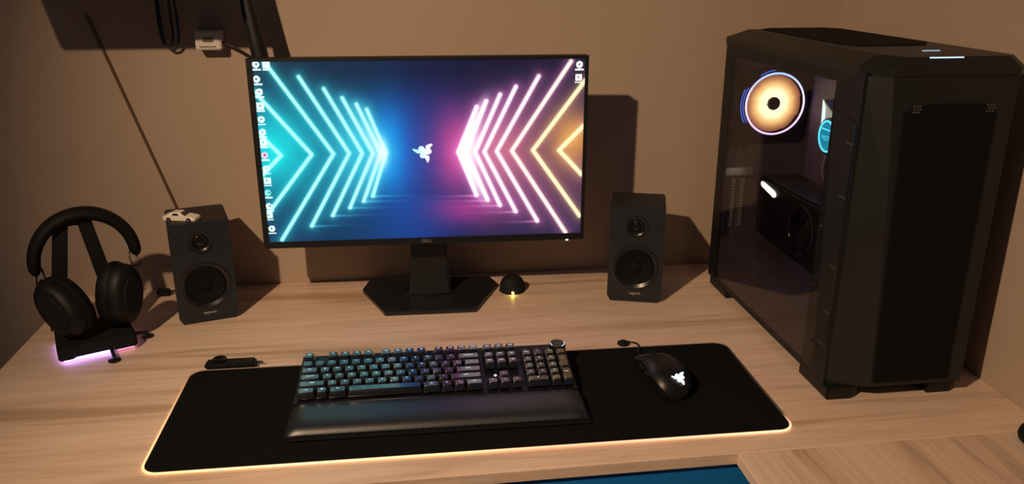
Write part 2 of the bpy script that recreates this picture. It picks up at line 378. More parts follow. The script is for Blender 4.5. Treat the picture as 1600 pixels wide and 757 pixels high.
# ------------------------------------------------------------------ monitor
CH_L = [[(0.0081, 0.222), (0.0461, 0.1788), (0.0065, 0.1394)], [(0.0042, 0.3018), (0.1012, 0.1791), (0.0155, 0.0716)], [(0.0312, 0.3482), (0.1405, 0.1797), (0.0337, 0.016)], [(0.0887, 0.3206), (0.169, 0.1801), (0.091, 0.0422)], [(0.1312, 0.2988), (0.1928, 0.1796), (0.1312, 0.0616)], [(0.1626, 0.282), (0.2119, 0.1792), (0.1642, 0.076)], [(0.1871, 0.2703), (0.2263, 0.1789), (0.1902, 0.088)], [(0.2053, 0.2605), (0.2359, 0.1796), (0.2077, 0.0977)]]
CH_R = [[(0.6044, 0.2232), (0.5595, 0.1777), (0.6034, 0.13)], [(0.6059, 0.3083), (0.5096, 0.1787), (0.602, 0.0475)], [(0.5782, 0.3428), (0.4699, 0.1786), (0.5754, 0.0142)], [(0.5191, 0.3165), (0.4413, 0.1782), (0.5195, 0.0394)], [(0.4771, 0.298), (0.4181, 0.1776), (0.4776, 0.0596)], [(0.4481, 0.2841), (0.4009, 0.1775), (0.4472, 0.073)], [(0.4224, 0.2725), (0.3838, 0.1779), (0.4237, 0.084)], [(0.4045, 0.2622), (0.3691, 0.1782), (0.4023, 0.0939)]]
ICONS = [(0.0165, 0.3412), (0.0341, 0.341), (0.0163, 0.3155), (0.0175, 0.293), (0.0174, 0.2679), (0.0163, 0.2438), (0.0164, 0.2205), (0.017, 0.2018), (0.0171, 0.1781), (0.0171, 0.153), (0.0173, 0.1301), (0.0164, 0.107), (0.0164, 0.0811), (0.0149, 0.0638), (0.0172, 0.0374), (0.5939, 0.3352), (0.5933, 0.312)]
SX0, SX1, SY0, SY1 = .0105, .6045, .0125, .3475
def screen_pixels(nx, ny):
    x = np.linspace(SX0, SX1, nx)[None, :].repeat(ny, 0); y = np.linspace(SY0, SY1, ny)[:, None].repeat(nx, 1)
    C = lambda r, g, b: np.array([r, g, b], float) / 255
    img = np.zeros((ny, nx, 3)); u = (x - SX0) / (SX1 - SX0); v = (y - SY0) / (SY1 - SY0)
    def lay(w, c): img[:] = img * (1 - w[..., None]) + w[..., None] * c
    img[:] = C(13, 22, 60)
    cy = (y - .179) / .001
    left = 1 / (1 + np.exp((x - .26) / .03))
    lay(left * .75, C(8, 62, 92))
    lay(.95 * np.exp(-((x - .03) / .085) ** 2 - ((y - .19) / .085) ** 2), C(14, 205, 212))
    lay(.8 * np.exp(-((x - .19) / .055) ** 2 - ((y - .19) / .070) ** 2), C(40, 190, 200))
    lay(np.clip(.98 * np.exp(-(np.maximum(x - .235, 0) / .050) ** 2 - ((y - .182) / .085) ** 2) * (x > .2) , 0, 1) * (1 / (1 + np.exp(-(x - .225) / .008))), C(10, 150, 235))
    lay(.75 * np.exp(-((x - .245) / .022) ** 2 - ((y - .180) / .05) ** 2), C(20, 225, 240))
    lay(.55 * np.exp(-((x - .27) / .10) ** 2 - ((y - .17) / .13) ** 2), C(18, 80, 190))
    rgt = 1 / (1 + np.exp(-(x - .395) / .012))
    lay(rgt * .8 * np.exp(-((y - .16) / .15) ** 2), C(105, 58, 84))
    lay(.9 * np.exp(-((x - .365) / .034) ** 2 - ((y - .180) / .070) ** 2), C(215, 72, 140))
    lay(.45 * np.exp(-((x - .345) / .06) ** 2 - ((y - .18) / .11) ** 2), C(150, 60, 140))
    lay(.6 * np.exp(-((x - .45) / .06) ** 2 - ((y - .18) / .06) ** 2), C(200, 95, 110))
    lay(.9 * np.exp(-((x - .585) / .045) ** 2 - ((y - .20) / .055) ** 2), C(215, 145, 75))
    # floor
    fl = 1 / (1 + np.exp((y - .092) / .005))
    lay(fl * .55 * np.exp(-((x - .27) / .09) ** 2), C(22, 70, 165))
    lay(fl * .5 * np.exp(-((x - .12) / .12) ** 2), C(6, 50, 85))
    lay(fl * .75 * np.exp(-((x - .385) / .07) ** 2 - ((y - .07) / .035) ** 2), C(165, 55, 130))
    img[:] = img * (1 - .3 * (1 / (1 + np.exp(-(y - .30) / .015))))[..., None]
    def seg(a, b_):
        a = np.array(a); b_ = np.array(b_); d = b_ - a; t = np.clip(((x - a[0]) * d[0] + (y - a[1]) * d[1]) / (d @ d), 0, 1)
        return np.hypot(x - a[0] - t * d[0], y - a[1] - t * d[1])
    def addglow(w, c): img[:] = 1 - (1 - img) * (1 - w[..., None] * c)
    for side, CH in (('L', CH_L), ('R', CH_R)):
        for k, ch in enumerate(CH):
            dd = np.minimum(seg(ch[0], ch[1]), seg(ch[1], ch[2])); f = k / 7
            if side == 'L':
                g = C(30, 215, 215) * (1 - f) + C(70, 220, 235) * f; core = C(175, 255, 248); hw = .0036 - .0004 * f
            else:
                g = (C(235, 160, 80) if k < 2 else C(235, 110, 150)) if k < 4 else C(240, 110, 190)
                core = C(255, 244, 190) if k < 2 else (C(255, 236, 224) if k == 2 else C(255, 236, 250)); hw = .0040
            addglow(.62 * np.exp(-(dd / .0090)) , g)
            w = 1 / (1 + np.exp((dd - hw) / .0007)); lay(w, core)
            # reflection streak on the floor towards the middle
            e = ch[2]; s = 1 if side == 'L' else -1
            if k >= 3:
                al = (x - e[0]) * s; st = np.exp(-((y - e[1] + .001) / .0022) ** 2) * np.where(al > -.004, np.exp(-np.maximum(al, 0) / .030), 0)
                addglow(.8 * st, C(60, 170, 225) if side == 'L' else C(240, 110, 190))
    def xat(ch):
        return np.where(y > ch[1][1], ch[1][0] + (ch[0][0] - ch[1][0]) * (y - ch[1][1]) / (ch[0][1] - ch[1][1]), ch[1][0] + (ch[2][0] - ch[1][0]) * (y - ch[1][1]) / (ch[2][1] - ch[1][1]))
    sm_ = lambda q, w_: 1 / (1 + np.exp(-q / w_))
    lay(.95 * sm_(x - xat(CH_R[7]), .0012) * sm_(xat(CH_R[6]) + .004 - x, .0025) * np.exp(-((y - .180) / .085) ** 4), C(255, 248, 254))
    lay(.85 * sm_(x - xat(CH_R[6]), .0015) * sm_(xat(CH_R[5]) - x, .0030) * np.exp(-((y - .182) / .034) ** 2), C(255, 240, 250))
    lay(.92 * np.exp(-((x - .2305) / .009) ** 2 - ((y - .180) / .024) ** 2), C(235, 255, 255))
    lay(.55 * sm_(xat(CH_L[7]) - x, .0015) * sm_(x - xat(CH_L[5]), .003) * np.exp(-((y - .190) / .040) ** 2), C(200, 235, 240))
    # emblem
    P = [(.3045 + ex * .0375, .1775 + ey * .0375) for ex, ey in EMB]
    ins = np.zeros_like(x, bool); n = len(P)
    for i in range(n):
        (x1, y1), (x2, y2) = P[i], P[(i + 1) % n]
        c_ = ((y1 > y) != (y2 > y)) & (x < (x2 - x1) * (y - y1) / (y2 - y1 + 1e-12) + x1); ins ^= c_
    tt = np.clip((x - .290) / .03, 0, 1)[..., None]
    img[ins] = ((1 - tt) * C(175, 245, 255) + tt * C(255, 240, 255))[ins]
    # desktop shortcuts: small round or square pictures over a caption line
    rs = np.random.RandomState(3)
    for k, (ix, iy) in enumerate(ICONS):
        sx = .0062; a = (np.abs(x - ix) < sx) & (np.abs(y - iy - .0015) < .0062)
        if k % 3 != 1: a &= np.hypot(x - ix + rs.uniform(-.001, .001), y - iy - .0015) < .0062
        hole = np.hypot(x - ix - rs.uniform(-.002, .002), y - iy - .002) < .0018
        cap = (np.abs(x - ix) < .0085 - rs.uniform(0, .002)) & (np.abs(y - iy + .0075) < .0013)
        col = C(222, 255, 250) if k < 15 else C(255, 250, 240)
        img[(a & ~hole) | cap] = col
        if k == 8: img[a & ~hole] = C(225, 190, 215); img[hole] = C(70, 40, 80)
        if k == 11: img[a & ~hole] = C(120, 230, 220)
    return np.clip(img, 0, 1)
def screen_mesh(nx, ny):
    px = screen_pixels(nx, ny); lin = np.where(px <= .04045, px / 12.92, ((px + .055) / 1.055) ** 2.4)
    xs = np.linspace(SX0, SX1, nx); ys = np.linspace(SY0, SY1, ny); XX, YY = np.meshgrid(xs, ys)
    co = np.zeros((ny * nx, 3), np.float32); co[:, 0] = XX.ravel(); co[:, 2] = YY.ravel()
    i = np.arange(ny * nx).reshape(ny, nx); q = np.stack([i[:-1, :-1], i[:-1, 1:], i[1:, 1:], i[1:, :-1]], -1).reshape(-1, 4)
    me = bpy.data.meshes.new('screen'); nf = len(q)
    me.vertices.add(ny * nx); me.vertices.foreach_set('co', co.ravel())
    me.loops.add(nf * 4); me.loops.foreach_set('vertex_index', q.ravel().astype(np.int32))
    me.polygons.add(nf); me.polygons.foreach_set('loop_start', (np.arange(nf) * 4).astype(np.int32))
    me.update(calc_edges=True)
    at = me.color_attributes.new('picture', 'FLOAT_COLOR', 'POINT')
    c = np.ones((ny * nx, 4), np.float32); c[:, :3] = lin.reshape(-1, 3); at.data.foreach_set('color', c.ravel())
    return me
def screen_mat():
    m = bpy.data.materials.new('lit_screen'); m.use_nodes = True; nt = m.node_tree; b = nt.nodes['Principled BSDF']
    a = nt.nodes.new('ShaderNodeAttribute'); a.attribute_name = 'picture'
    b.inputs['Base Color'].default_value = (.004, .004, .005, 1); b.inputs['Roughness'].default_value = .35
    nt.links.new(a.outputs['Color'], b.inputs['Emission Color']); b.inputs['Emission Strength'].default_value = SCREEN; return m
SCREEN = 1.22
MO = thing('monitor', 'wide black computer monitor showing teal and pink neon arrows', 'monitor', (-.3575, .5307, 0), -.0369)
FW, FH, Z0 = .611, .3535, .1343
b = NB()
box(b, (0, .002, Z0), (FW, .022, Z0 + FH), .003, 2)
obj('housing', b, M_matte, MO, True)
b = NB()
for c0, c1 in (((0, -.001, Z0), (SX0, .004, Z0 + FH)), ((SX1, -.001, Z0), (FW, .004, Z0 + FH)), ((SX0, -.001, Z0 + SY1), (SX1, .004, Z0 + FH)), ((SX0, -.001, Z0), (SX1, .004, Z0 + SY0))): box(b, c0, c1)
bz = obj('bezel', b, M_black, MO)
text('brand_lettering', 'DELL', .009, mat('grey_print', (.32, .33, .36), .4, metal=.4), bz, T(.3057, -.0013, Z0 + .0058) @ Rx(90))
b = NB(); box(b, (.576, -.0016, Z0 - .0018), (.5805, .002, Z0 + .0006)); obj('power_light', b, glow('white_led', (.9, .93, 1), 3), bz)
sm = screen_mesh(600, 340); so = bpy.data.objects.new('screen', sm); COL.objects.link(so); so.parent = MO; so.location = (0, .0012, Z0)
sm.materials.append(screen_mat()); so['label'] = 'lit picture of neon chevrons with a white emblem'
b = NB(); box(b, (.17, .021, Z0 + .07), (.44, .050, Z0 + .27), .012, 3); obj('back_bulge', b, M_matte, MO, True)
NX = .3090      # stand centre
b = NB()
loft(b, [[(NX - w, y0, z), (NX + w, y0, z), (NX + w, y1, z), (NX - w, y1, z)] for z, w, y0, y1 in ((.0075, .043, .045, .085), (.03, .041, .050, .086), (.09, .036, .055, .088), (.26, .035, .048, .085))])
bmesh.ops.bevel(b, geom=b.edges[:], offset=.004, segments=2, affect='EDGES', clamp_overlap=True); obj('stand_neck', b, M_black, MO, True)
b = NB()
base = [(-.139, .090), (-.0880, -.034), (.0880, -.032), (.141, .098), (.126, .142), (-.128, .142)]
prism(b, [(NX + x, y) for x, y in base], 0, .009, 'z', .0015); obj('stand_base', b, mat('stand_satin', (.010, .012, .019), .38), MO, True)
b = NB(); prism(b, [(NX - .05, .052), (NX, .038), (NX + .05, .052), (NX + .045, .1), (NX - .045, .1)], .0088, .0125, 'z', .001); obj('neck_collar', b, M_black, MO, True)

# ------------------------------------------------------------------ speakers
M_spk = mat('speaker_front', (.013, .0165, .024), .5, spec=.45)
M_cone = mat('speaker_cone', (.003, .0035, .0048), .7, spec=.2)
M_ring = mat('speaker_ring', (.010, .012, .016), .28)
def speaker(loc, rz, label):
    s = thing('desktop_speaker', label, 'speaker', loc, rz, None)
    w, h, dp = .0535, .197, .112
    b = NB()
    pts = [(-w + .007, 0), (w - .007, 0), (w, .012), (w, h), (-w, h), (-w, .012)]
    prism(b, pts, .004, dp, 'y', .0025); obj('cabinet', b, mat('speaker_cabinet', (.012, .013, .016), .6), s, True)
    b = NB(); n = 48; ZW, RW, ZT, RT = .0735, .0455, .158, .0215
    # front board with two round openings, built as rings bridged to the outline
    t = bmesh.new()
    o = [t.verts.new((x, 0, z)) for x, z in pts]
    ed = [t.edges.new((o[i], o[(i + 1) % 6])) for i in range(6)]
    for (zc, r) in ((ZW, RW), (ZT, RT)):
        c = [t.verts.new((r * math.cos(2 * math.pi * i / n), 0, zc + r * math.sin(2 * math.pi * i / n))) for i in range(n)]
        ed += [t.edges.new((c[i], c[(i + 1) % n])) for i in range(n)]
    f = bmesh.ops.triangle_fill(t, use_beauty=True, use_dissolve=False, edges=ed)
    fs = [g for g in f['geom'] if isinstance(g, bmesh.types.BMFace)]
    bad = [q for q in fs if math.hypot(q.calc_center_median().x, q.calc_center_median().z - ZW) < RW * .97 or math.hypot(q.calc_center_median().x, q.calc_center_median().z - ZT) < RT * .97]
    bmesh.ops.delete(t, geom=bad, context='FACES_ONLY')
    ex = bmesh.ops.extrude_face_region(t, geom=t.faces[:]); bmesh.ops.translate(t, vec=(0, .0038, 0), verts=[v for v in ex['geom'] if isinstance(v, bmesh.types.BMVert)])
    merge(b, t); obj('front_board', b, M_spk, s)
    for nm, zc, r in (('woofer', ZW, RW), ('tweeter', ZT, RT)):
        MM = T(0, 0, zc) @ Rx(90)
        b = NB()
        if nm == 'woofer': lathe(b, [(r + .0005, -.0037), (r + .0005, .0012), (r - .002, .0016), (r - .0085, -.002), (r - .009, -.0037)], 48, MM)
        else: lathe(b, [(r + .0005, -.0037), (r + .0005, .0006), (r - .002, .0008), (r - .008, -.0030), (r - .0085, -.0037)], 48, MM)
        wf = obj(nm, b, M_ring, s, True)
        b = NB()
        if nm == 'woofer': lathe(b, [(r - .009, -.0035), (r - .011, -.0006), (r - .016, -.0020), (.012, -.0034), (.011, -.0012), (.004, .0006), (.0005, .001)], 48, MM)
        else: lathe(b, [(r - .0085, -.0035), (r - .010, -.0022), (.0085, -.003), (.007, .0002), (.003, .0018), (.0004, .0020)], 40, MM)
        obj('cone' if nm == 'woofer' else 'dome', b, M_cone if nm == 'woofer' else M_gloss, wf, True)
    text('brand_lettering', 'logitech', .0072, mat('silver_print', (.7, .7, .7), .35, metal=.5), s, T(.002, -.0004, .0185) @ Rx(90))
    b = NB(); box(b, (-w + .009, .002, -.0002), (w - .009, dp - .004, .004)); obj('foot_pad', b, M_rubber, s)
    return s
s1 = speaker((-.4670, .5110, .0002), R(16), 'black two-driver desktop speaker left of the monitor, toy car on top')
s2 = speaker((.3570, .4950, .0002), R(-17), 'black two-driver desktop speaker between the monitor and the computer tower')

# ------------------------------------------------------------------ toy car on the left speaker
tc = thing('toy_car', 'tiny white toy sports car standing on top of the left speaker', 'toy car', (-.5010, .5390, .1934), R(-13))
M_tw = mat('toy_white', (.78, .74, .66), .35); M_tg = mat('toy_glass', (.02, .018, .018), .15)
b = NB()
body = [(-.031, .0050), (-.0315, .0095), (-.029, .0118), (-.017, .0128), (.007, .0122), (.022, .0105), (.030, .0080), (.0315, .0050), (.030, .0028), (-.029, .0028)]
rings = []
for y, sc, dz in ((-.0130, .95, -.0008), (-.0122, .985, 0), (-.006, 1, .0004), (0, 1.01, .0005), (.006, 1, .0004), (.0122, .985, 0), (.0130, .95, -.0008)):
    rings.append([(x * sc, y, z + (dz if z > .006 else 0)) for x, z in body])
loft(b, rings); obj('body', b, M_tw, tc, True)
b = NB()
loft(b, [[(-.022, -.0118, .0115), (.012, -.0118, .0110), (.012, .0118, .0110), (-.022, .0118, .0115)], [(-.0165, -.0090, .0172), (.0015, -.0095, .0176), (.0015, .0095, .0176), (-.0165, .0090, .0172)], [(-.0150, -.0080, .0182), (-.0005, -.0082, .0186), (-.0005, .0082, .0186), (-.0150, .0080, .0182)]])
obj('cabin', b, M_tw, tc, True)
def quad(b_, P, th=.0004):
    t = bmesh.new(); f = t.faces.new([t.verts.new(p) for p in P]); t.normal_update(); n_ = f.normal.copy()
    r_ = bmesh.ops.extrude_face_region(t, geom=[f]); bmesh.ops.translate(t, vec=n_ * th, verts=[v for v in r_['geom'] if isinstance(v, bmesh.types.BMVert)]); merge(b_, t)
b = NB(); quad(b, [(.0105, -.0100, .0124), (.0105, .0100, .0124), (.0028, .0082, .0172), (.0028, -.0082, .0172)]); obj('windscreen', b, M_tg, tc)
for s in (-1, 1):
    b = NB(); P = [(-.013, s * .01155, .0127), (.001, s * .01155, .0124), (-.0035, s * .0099, .0165), (-.0115, s * .0098, .0162)]
    quad(b, P if s < 0 else P[::-1]); obj('side_window', b, M_tg, tc)
    for x in (-.0195, .0185):
        b = NB(); lathe(b, [(.0034, -.0022), (.0046, -.0018), (.0046, .0018), (.0034, .0022)], 24, T(x, s * .0118, .0046) @ Rx(90)); wh = obj('wheel', b, M_rubber, tc, True)
        b = NB(); lathe(b, [(.0026, 0), (.0024, .0006)], 16, T(x, s * .0139, .0046) @ Rx(90 if s < 0 else -90)); obj('hub', b, M_steel, wh, True)
b = NB(); box(b, (-.030, -.011, .0018), (.030, .011, .0030)); obj('chassis', b, M_matte, tc)

# ------------------------------------------------------------------ round device with yellow light
pk = thing('wireless_receiver', 'small black dome with a yellow light beside the monitor foot', 'receiver', (.1240, .5900, 0), R(5))
b = NB(); lathe(b, [(.0235, 0), (.0262, .0015), (.0266, .006), (.0252, .016), (.0205, .0255), (.0125, .0315), (.003, .0335)], 40); obj('dome', b, M_matte, pk, True)
b = NB(); bmesh.ops.create_uvsphere(b, u_segments=12, v_segments=8, radius=.0021); obj('light', b, glow('yellow_led', (1.0, .80, .10), 60), pk, True, (-.005, -.0262, .0040))
b = NB(); lathe(b, [(.0272, 0), (.0275, .0008), (.0270, .0022)], 40); obj('base_ring', b, M_gloss, pk, True)

# ------------------------------------------------------------------ headphone stand
HS_LOC, HS_R = (-.6250, .3815, 0), R(25)
hs = thing('headphone_stand', 'black two-legged headphone stand with purple light under its base', 'headphone stand', HS_LOC, HS_R)
b = NB()
prism(b, [(-.063, .004), (-.060, -.002), (-.040, -.002), (-.034, .004), (.022, .004), (.026, -.002), (.060, -.002), (.063, .004), (.058, .104), (.05, .110), (-.05, .110), (-.058, .104)], .0065, .030, 'z', .002)
obj('base', b, M_matte, hs, True)
for sx in (-1, 1):
    b = NB()
    loft(b, [[(sx * x - hw, .092, z), (sx * x + hw, .092, z), (sx * x + hw, .104, z), (sx * x - hw, .104, z)] for x, hw, z in ((.050, .013, .028), (.018, .0115, .222))])
    obj('upright', b, M_matte, hs)
b = NB(); tube(b, [(.03 * math.sin(a), .098, .214 + .012 * (1 - math.cos(a)) * -1 + .006) for a in np.linspace(-1.1, 1.1, 12)], .0075, 10); obj('cradle', b, M_matte, hs, True)
M_pur = glow('purple_led', (.50, .30, 1.0), 9.0); M_pnk = glow('pink_led', (1.0, .30, .55), 2.2)
b = NB(); box(b, (-.055, .004, .0030), (.020, .008, .0062)); obj('light_strip', b, M_pur, hs)
b = NB(); box(b, (-.058, .010, .0030), (-.054, .095, .0062)); obj('light_strip', b, glow('violet_led', (.5, .3, 1), 6.0), hs)
b = NB(); box(b, (.028, .004, .0030), (.056, .008, .0062)); o = obj('light_strip', b, M_pnk, hs)
b = NB(); box(b, (.0535, .010, .0030), (.0575, .095, .0062)); obj('light_strip', b, M_pnk, hs)
for x, y in ((-.05, .02), (.05, .02), (-.05, .10), (.05, .10)):
    b = NB(); lathe(b, [(.006, 0), (.006, .0068)], 16); obj('pad', b, M_rubber, hs, True, (x, y, 0))
for (fx, fy), (ax, ay) in (((.0185, -.0300), (.0185, -.001)), ((.0850, .0415), (.060, .040))):
    b = NB(); lathe(b, [(.0100, 0), (.0105, .0012), (.0100, .0030), (.003, .0042), (.0024, .0045), (.0024, .0110)], 28, T(fx, fy, 0))
    tube(b, [(fx, fy, .0100), ((fx + ax) / 2, (fy + ay) / 2, .0118), (ax, ay, .012)], .0032, 10); obj('outrigger_foot', b, M_black, hs, True)

# ------------------------------------------------------------------ headphones
hp = thing('headphones', 'large black over-ear headphones hanging on the stand at the left', 'headphones', HS_LOC, HS_R)
BX, BZ, RO, YB2 = .0120, .1480, .092, .098
b = NB(); rings = []
for a in np.linspace(R(-3), R(188), 40):
    # slightly flattened arc, padded section
    f = math.sin(min(1, max(0, (a - R(-3)) / R(191))) * math.pi) ** .12
    w = .0135 + .006 * f; th = .0065 + .005 * f; cxx, czz = math.cos(a), math.sin(a); ring = []
    for i in range(16):
        t_ = 2 * math.pi * i / 16; rr = RO - .011 + th * math.cos(t_)
        ring.append((BX + rr * cxx * 1.0, YB2 + w * math.sin(t_), BZ + rr * czz * 1.04))
    rings.append(ring)
loft(b, rings); obj('headband', b, mat('headband_padding', (.004, .0045, .005), .65, spec=.25), hp, True)
M_ear = mat('earcup_shell', (.004, .0048, .0065), .55, spec=.3)
M_pad = mat('ear_cushion', (.0038, .0045, .006), .65, spec=.2)
def cup(c, rot, rx=.0400, rz=.0560, name='earcup'):
    Mx = T(*c) @ rot
    def ell(k, y, n=40): return [(rx * k * math.cos(2 * math.pi * i / n), y, rz * k * math.sin(2 * math.pi * i / n)) for i in range(n)]
    b = NB(); loft(b, [ell(.70, -.024), ell(.86, -.021), ell(.97, -.013), ell(1.0, -.003), ell(.98, 0)], True, Mx); e = obj(name, b, M_ear, hp, True)
    b = NB(); loft(b, [ell(.97, .000), ell(1.04, .006), ell(1.04, .014), ell(.97, .022), ell(.80, .025), ell(.62, .022), ell(.58, .010)], True, Mx); obj('ear_cushion', b, M_pad, e, True)
    b = NB(); loft(b, [ell(.58, -.0262), ell(.62, -.0235)], True, Mx); obj('cap_plate', b, M_matte, e, True)
    return Mx
# left cup: outer shell turned to the left, lower end swung inwards; right cup mirrored
ML = cup((-.0385, .044, .0860), Rz(-52) @ Ry(-42), .0375, .0570)
MR = cup((.0520, .044, .0905), Rz(46) @ Ry(8), .0395, .0565)
for Mx, (ex, ez) in ((ML, (-.0690, .1370)), (MR, (.0930, .1430))):
    s = -1 if ex < 0 else 1
    top = Mx @ Vector((-s * .006, -.008, .050))
    for k in (0, 1):
        b = NB(); tube(b, spline([(ex - s * .010 * k, YB2, ez + .008), (ex - s * .012 * k, YB2 - .006, ez - .004), (ex + s * .001 - s * .014 * k, YB2 - .022, ez - .014), (top.x - s * .006 * k, top.y, top.z)]), .0016, 8); obj('yoke_wire', b, M_black, hp, True)
    b = NB(); box(b, (-.006, -.008, -.008), (.006, .008, .008), .003, 2, T(*top)); obj('hinge', b, M_ear, hp, True)

# ------------------------------------------------------------------ computer tower
PC = thing('computer_tower', 'tall black computer case with a glass side and glowing fan', 'computer', (.547, .075, 0))
PW, PD = .231, .510
M_int = mat('case_interior', (.10, .09, .115), .5)
plan = [(0, .012), (0, PD), (PW, PD), (PW, .03), (PW - .03, 0.004)]
b = NB()
box(b, (PW - .003, .085, .022), (PW, PD, .505)); box(b, (0, .085, .018), (PW, PD, .024)); box(b, (0, .085, .494), (PW, PD, .505))
obj('case_shell', b, M_case, PC)
b = NB(); box(b, (.172, .09, .024), (.175, PD - .004, .494)); obj('motherboard_tray', b, M_int, PC)
b = NB(); box(b, (.004, .09, .024), (.171, PD - .006, .105), .002); obj('power_supply_shroud', b, M_int, PC)
# rear wall with a grille
b = NB(); box(b, (.003, PD - .004, .024), (PW - .003, PD, .494))
RY = PD - .0045
rear = obj('rear_panel', b, mat('rear_steel', (.10, .09, .10), .5), PC)
b = NB()
for i in range(6):
    for j in range(7):
        prism(b, circ(.0030, 6, .020 + i * .0072, .288 + j * .0066 + (.0033 if i % 2 else 0)), RY - .0012, RY, 'y')
obj('vent_grille', b, mat('vent_dark', (.006, .006, .006), .6), rear)
b = NB(); box(b, (.006, RY - .012, .236), (.072, RY, .252), .001); obj('slot_bracket', b, mat('bracket_steel', (.50, .45, .46), .35, metal=.6), rear)
M_slot = mat('slot_cover_paint', (.14, .125, .13), .5)
for k in range(3):
    b = NB(); x = .013 + k * .0205; box(b, (x - .0085, RY - .003, .120), (x + .0085, RY, .234), .001); sl = obj('slot_cover', b, M_slot, PC)
    b = NB()
    for j in range(16): box(b, (x - .0035, RY - .0042, .126 + j * .0065), (x + .0035, RY - .003, .1295 + j * .0065))
    obj('perforation', b, mat('slot_light', (.42, .38, .38), .5), sl)
# rear fan
FX, FZ, FY = .096, .383, PD - .030
b = NB(); t = NB()
fr = [(.0 + x, z) for x, z in rrect(.134, .134, .012, 5, FX, FZ)]
n = 24
t2 = bmesh.new(); o1 = [t2.verts.new((x, FY, z)) for x, z in fr]; e1 = [t2.edges.new((o1[i], o1[(i + 1) % len(o1)])) for i in range(len(o1))]
c1 = [t2.verts.new((x, FY, z)) for x, z in circ(.0575, 48, FX, FZ)]; e1 += [t2.edges.new((c1[i], c1[(i + 1) % 48])) for i in range(48)]
f = bmesh.ops.triangle_fill(t2, use_beauty=True, edges=e1)
bmesh.ops.delete(t2, geom=[q for q in t2.faces if math.hypot(q.calc_center_median().x - FX, q.calc_center_median().z - FZ) < .0565], context='FACES_ONLY')
ex = bmesh.ops.extrude_face_region(t2, geom=t2.faces[:]); bmesh.ops.translate(t2, vec=(0, .022, 0), verts=[v for v in ex['geom'] if isinstance(v, bmesh.types.BMVert)])
merge(b, t2); t.free(); fan = obj('rear_fan', b, M_matte, PC)
b = NB(); tube(b, [(x, FY - .001, z) for x, z in circ(.0600, 64, FX, FZ)], .0019, 8, closed=True)
def ring_mat():
    m = bpy.data.materials.new('fan_ring_light'); m.use_nodes = True; nt = m.node_tree; nt.nodes.clear(); N = nt.nodes.new; L = nt.links.new
    tc_ = N('ShaderNodeTexCoord'); sp = N('ShaderNodeSeparateXYZ'); L(tc_.outputs['Object'], sp.inputs[0])
    mr = N('ShaderNodeMapRange'); mr.inputs[1].default_value = FZ - .06; mr.inputs[2].default_value = FZ + .06; L(sp.outputs[2], mr.inputs[0])
    cr = N('ShaderNodeValToRGB'); cr.color_ramp.elements[0].color = (.80, .50, .95, 1); cr.color_ramp.elements[1].color = (.30, .52, 1.0, 1)
    e_ = cr.color_ramp.elements.new(.5); e_.color = (.85, .65, 1, 1); L(mr.outputs[0], cr.inputs[0])
    e = N('ShaderNodeEmission'); e.inputs[1].default_value = 3.2; L(cr.outputs[0], e.inputs[0]); o_ = N('ShaderNodeOutputMaterial'); L(e.outputs[0], o_.inputs[0]); return m
obj('light_ring', b, ring_mat(), fan, True)
for r_, a0, a1 in ((.0665, 150, 212), (.0710, 155, 210), (.0665, 95, 122)):
    b = NB(); tube(b, [(FX + r_ * math.cos(R(a)), FY - .0015, FZ + r_ * math.sin(R(a))) for a in np.linspace(a0, a1, 16)], .0007, 6); obj('light_arc', b, glow('blue_arc', (.10, .20, 1.0), 2.2), fan, True)
def disc_mat():
    m = bpy.data.materials.new('lit_fan_blades'); m.use_nodes = True; nt = m.node_tree; nt.nodes.clear(); N = nt.nodes.new; L = nt.links.new
    tc_ = N('ShaderNodeTexCoord'); mp = N('ShaderNodeMapping'); mp.inputs['Location'].default_value = (-FX, 0, -FZ); mp.inputs['Scale'].default_value = (1, 0, 1)
    L(tc_.outputs['Object'], mp.inputs[0]); ln = N('ShaderNodeVectorMath'); ln.operation = 'LENGTH'; L(mp.outputs[0], ln.inputs[0])
    cr = N('ShaderNodeValToRGB'); c = cr.color_ramp; mr = N('ShaderNodeMapRange'); mr.inputs[1].default_value = 0; mr.inputs[2].default_value = .058; L(ln.outputs['Value'], mr.inputs[0]); L(mr.outputs[0], cr.inputs[0])
    c.elements[0].color = (1.0, .88, .52, 1); c.elements[1].color = (.10, .03, .02, 1); c.elements[1].position = 1
    for p, k in ((.45, (1.0, .82, .42, 1)), (.62, (.72, .44, .16, 1)), (.84, (.30, .13, .045, 1))):
        e = c.elements.new(p); e.color = k
    e = N('ShaderNodeEmission'); L(cr.outputs[0], e.inputs[0]); e.inputs[1].default_value = 3.3
    b_ = N('ShaderNodeBsdfPrincipled'); b_.inputs['Base Color'].default_value = (.04, .03, .02, 1); b_.inputs['Roughness'].default_value = .5
    ad = N('ShaderNodeAddShader'); L(e.outputs[0], ad.inputs[0]); L(b_.outputs[0], ad.inputs[1])
    o_ = N('ShaderNodeOutputMaterial'); L(ad.outputs[0], o_.inputs[0]); return m
M_disc = disc_mat()
b = NB()
for k in range(9):                                                 # wide curved blades that overlap like petals
    a0 = 2 * math.pi * k / 9
    grid(b, [[(FX + r_ * math.cos(a0 + .25 * i / 6 + 1.05 * j_ / 7), FY + .005 + .0009 * j_, FZ + r_ * math.sin(a0 + .25 * i / 6 + 1.05 * j_ / 7)) for i, r_ in enumerate(np.linspace(.012, .0565, 7))] for j_ in range(8)])
obj('blades', b, M_disc, fan)
b = NB(); lathe(b, [(.0125, 0), (.0130, .001), (.0130, .008)], 32, T(FX, FY + .003, FZ) @ Rx(-90)); obj('hub', b, mat('fan_hub', (.10, .055, .03), .5), fan, True)
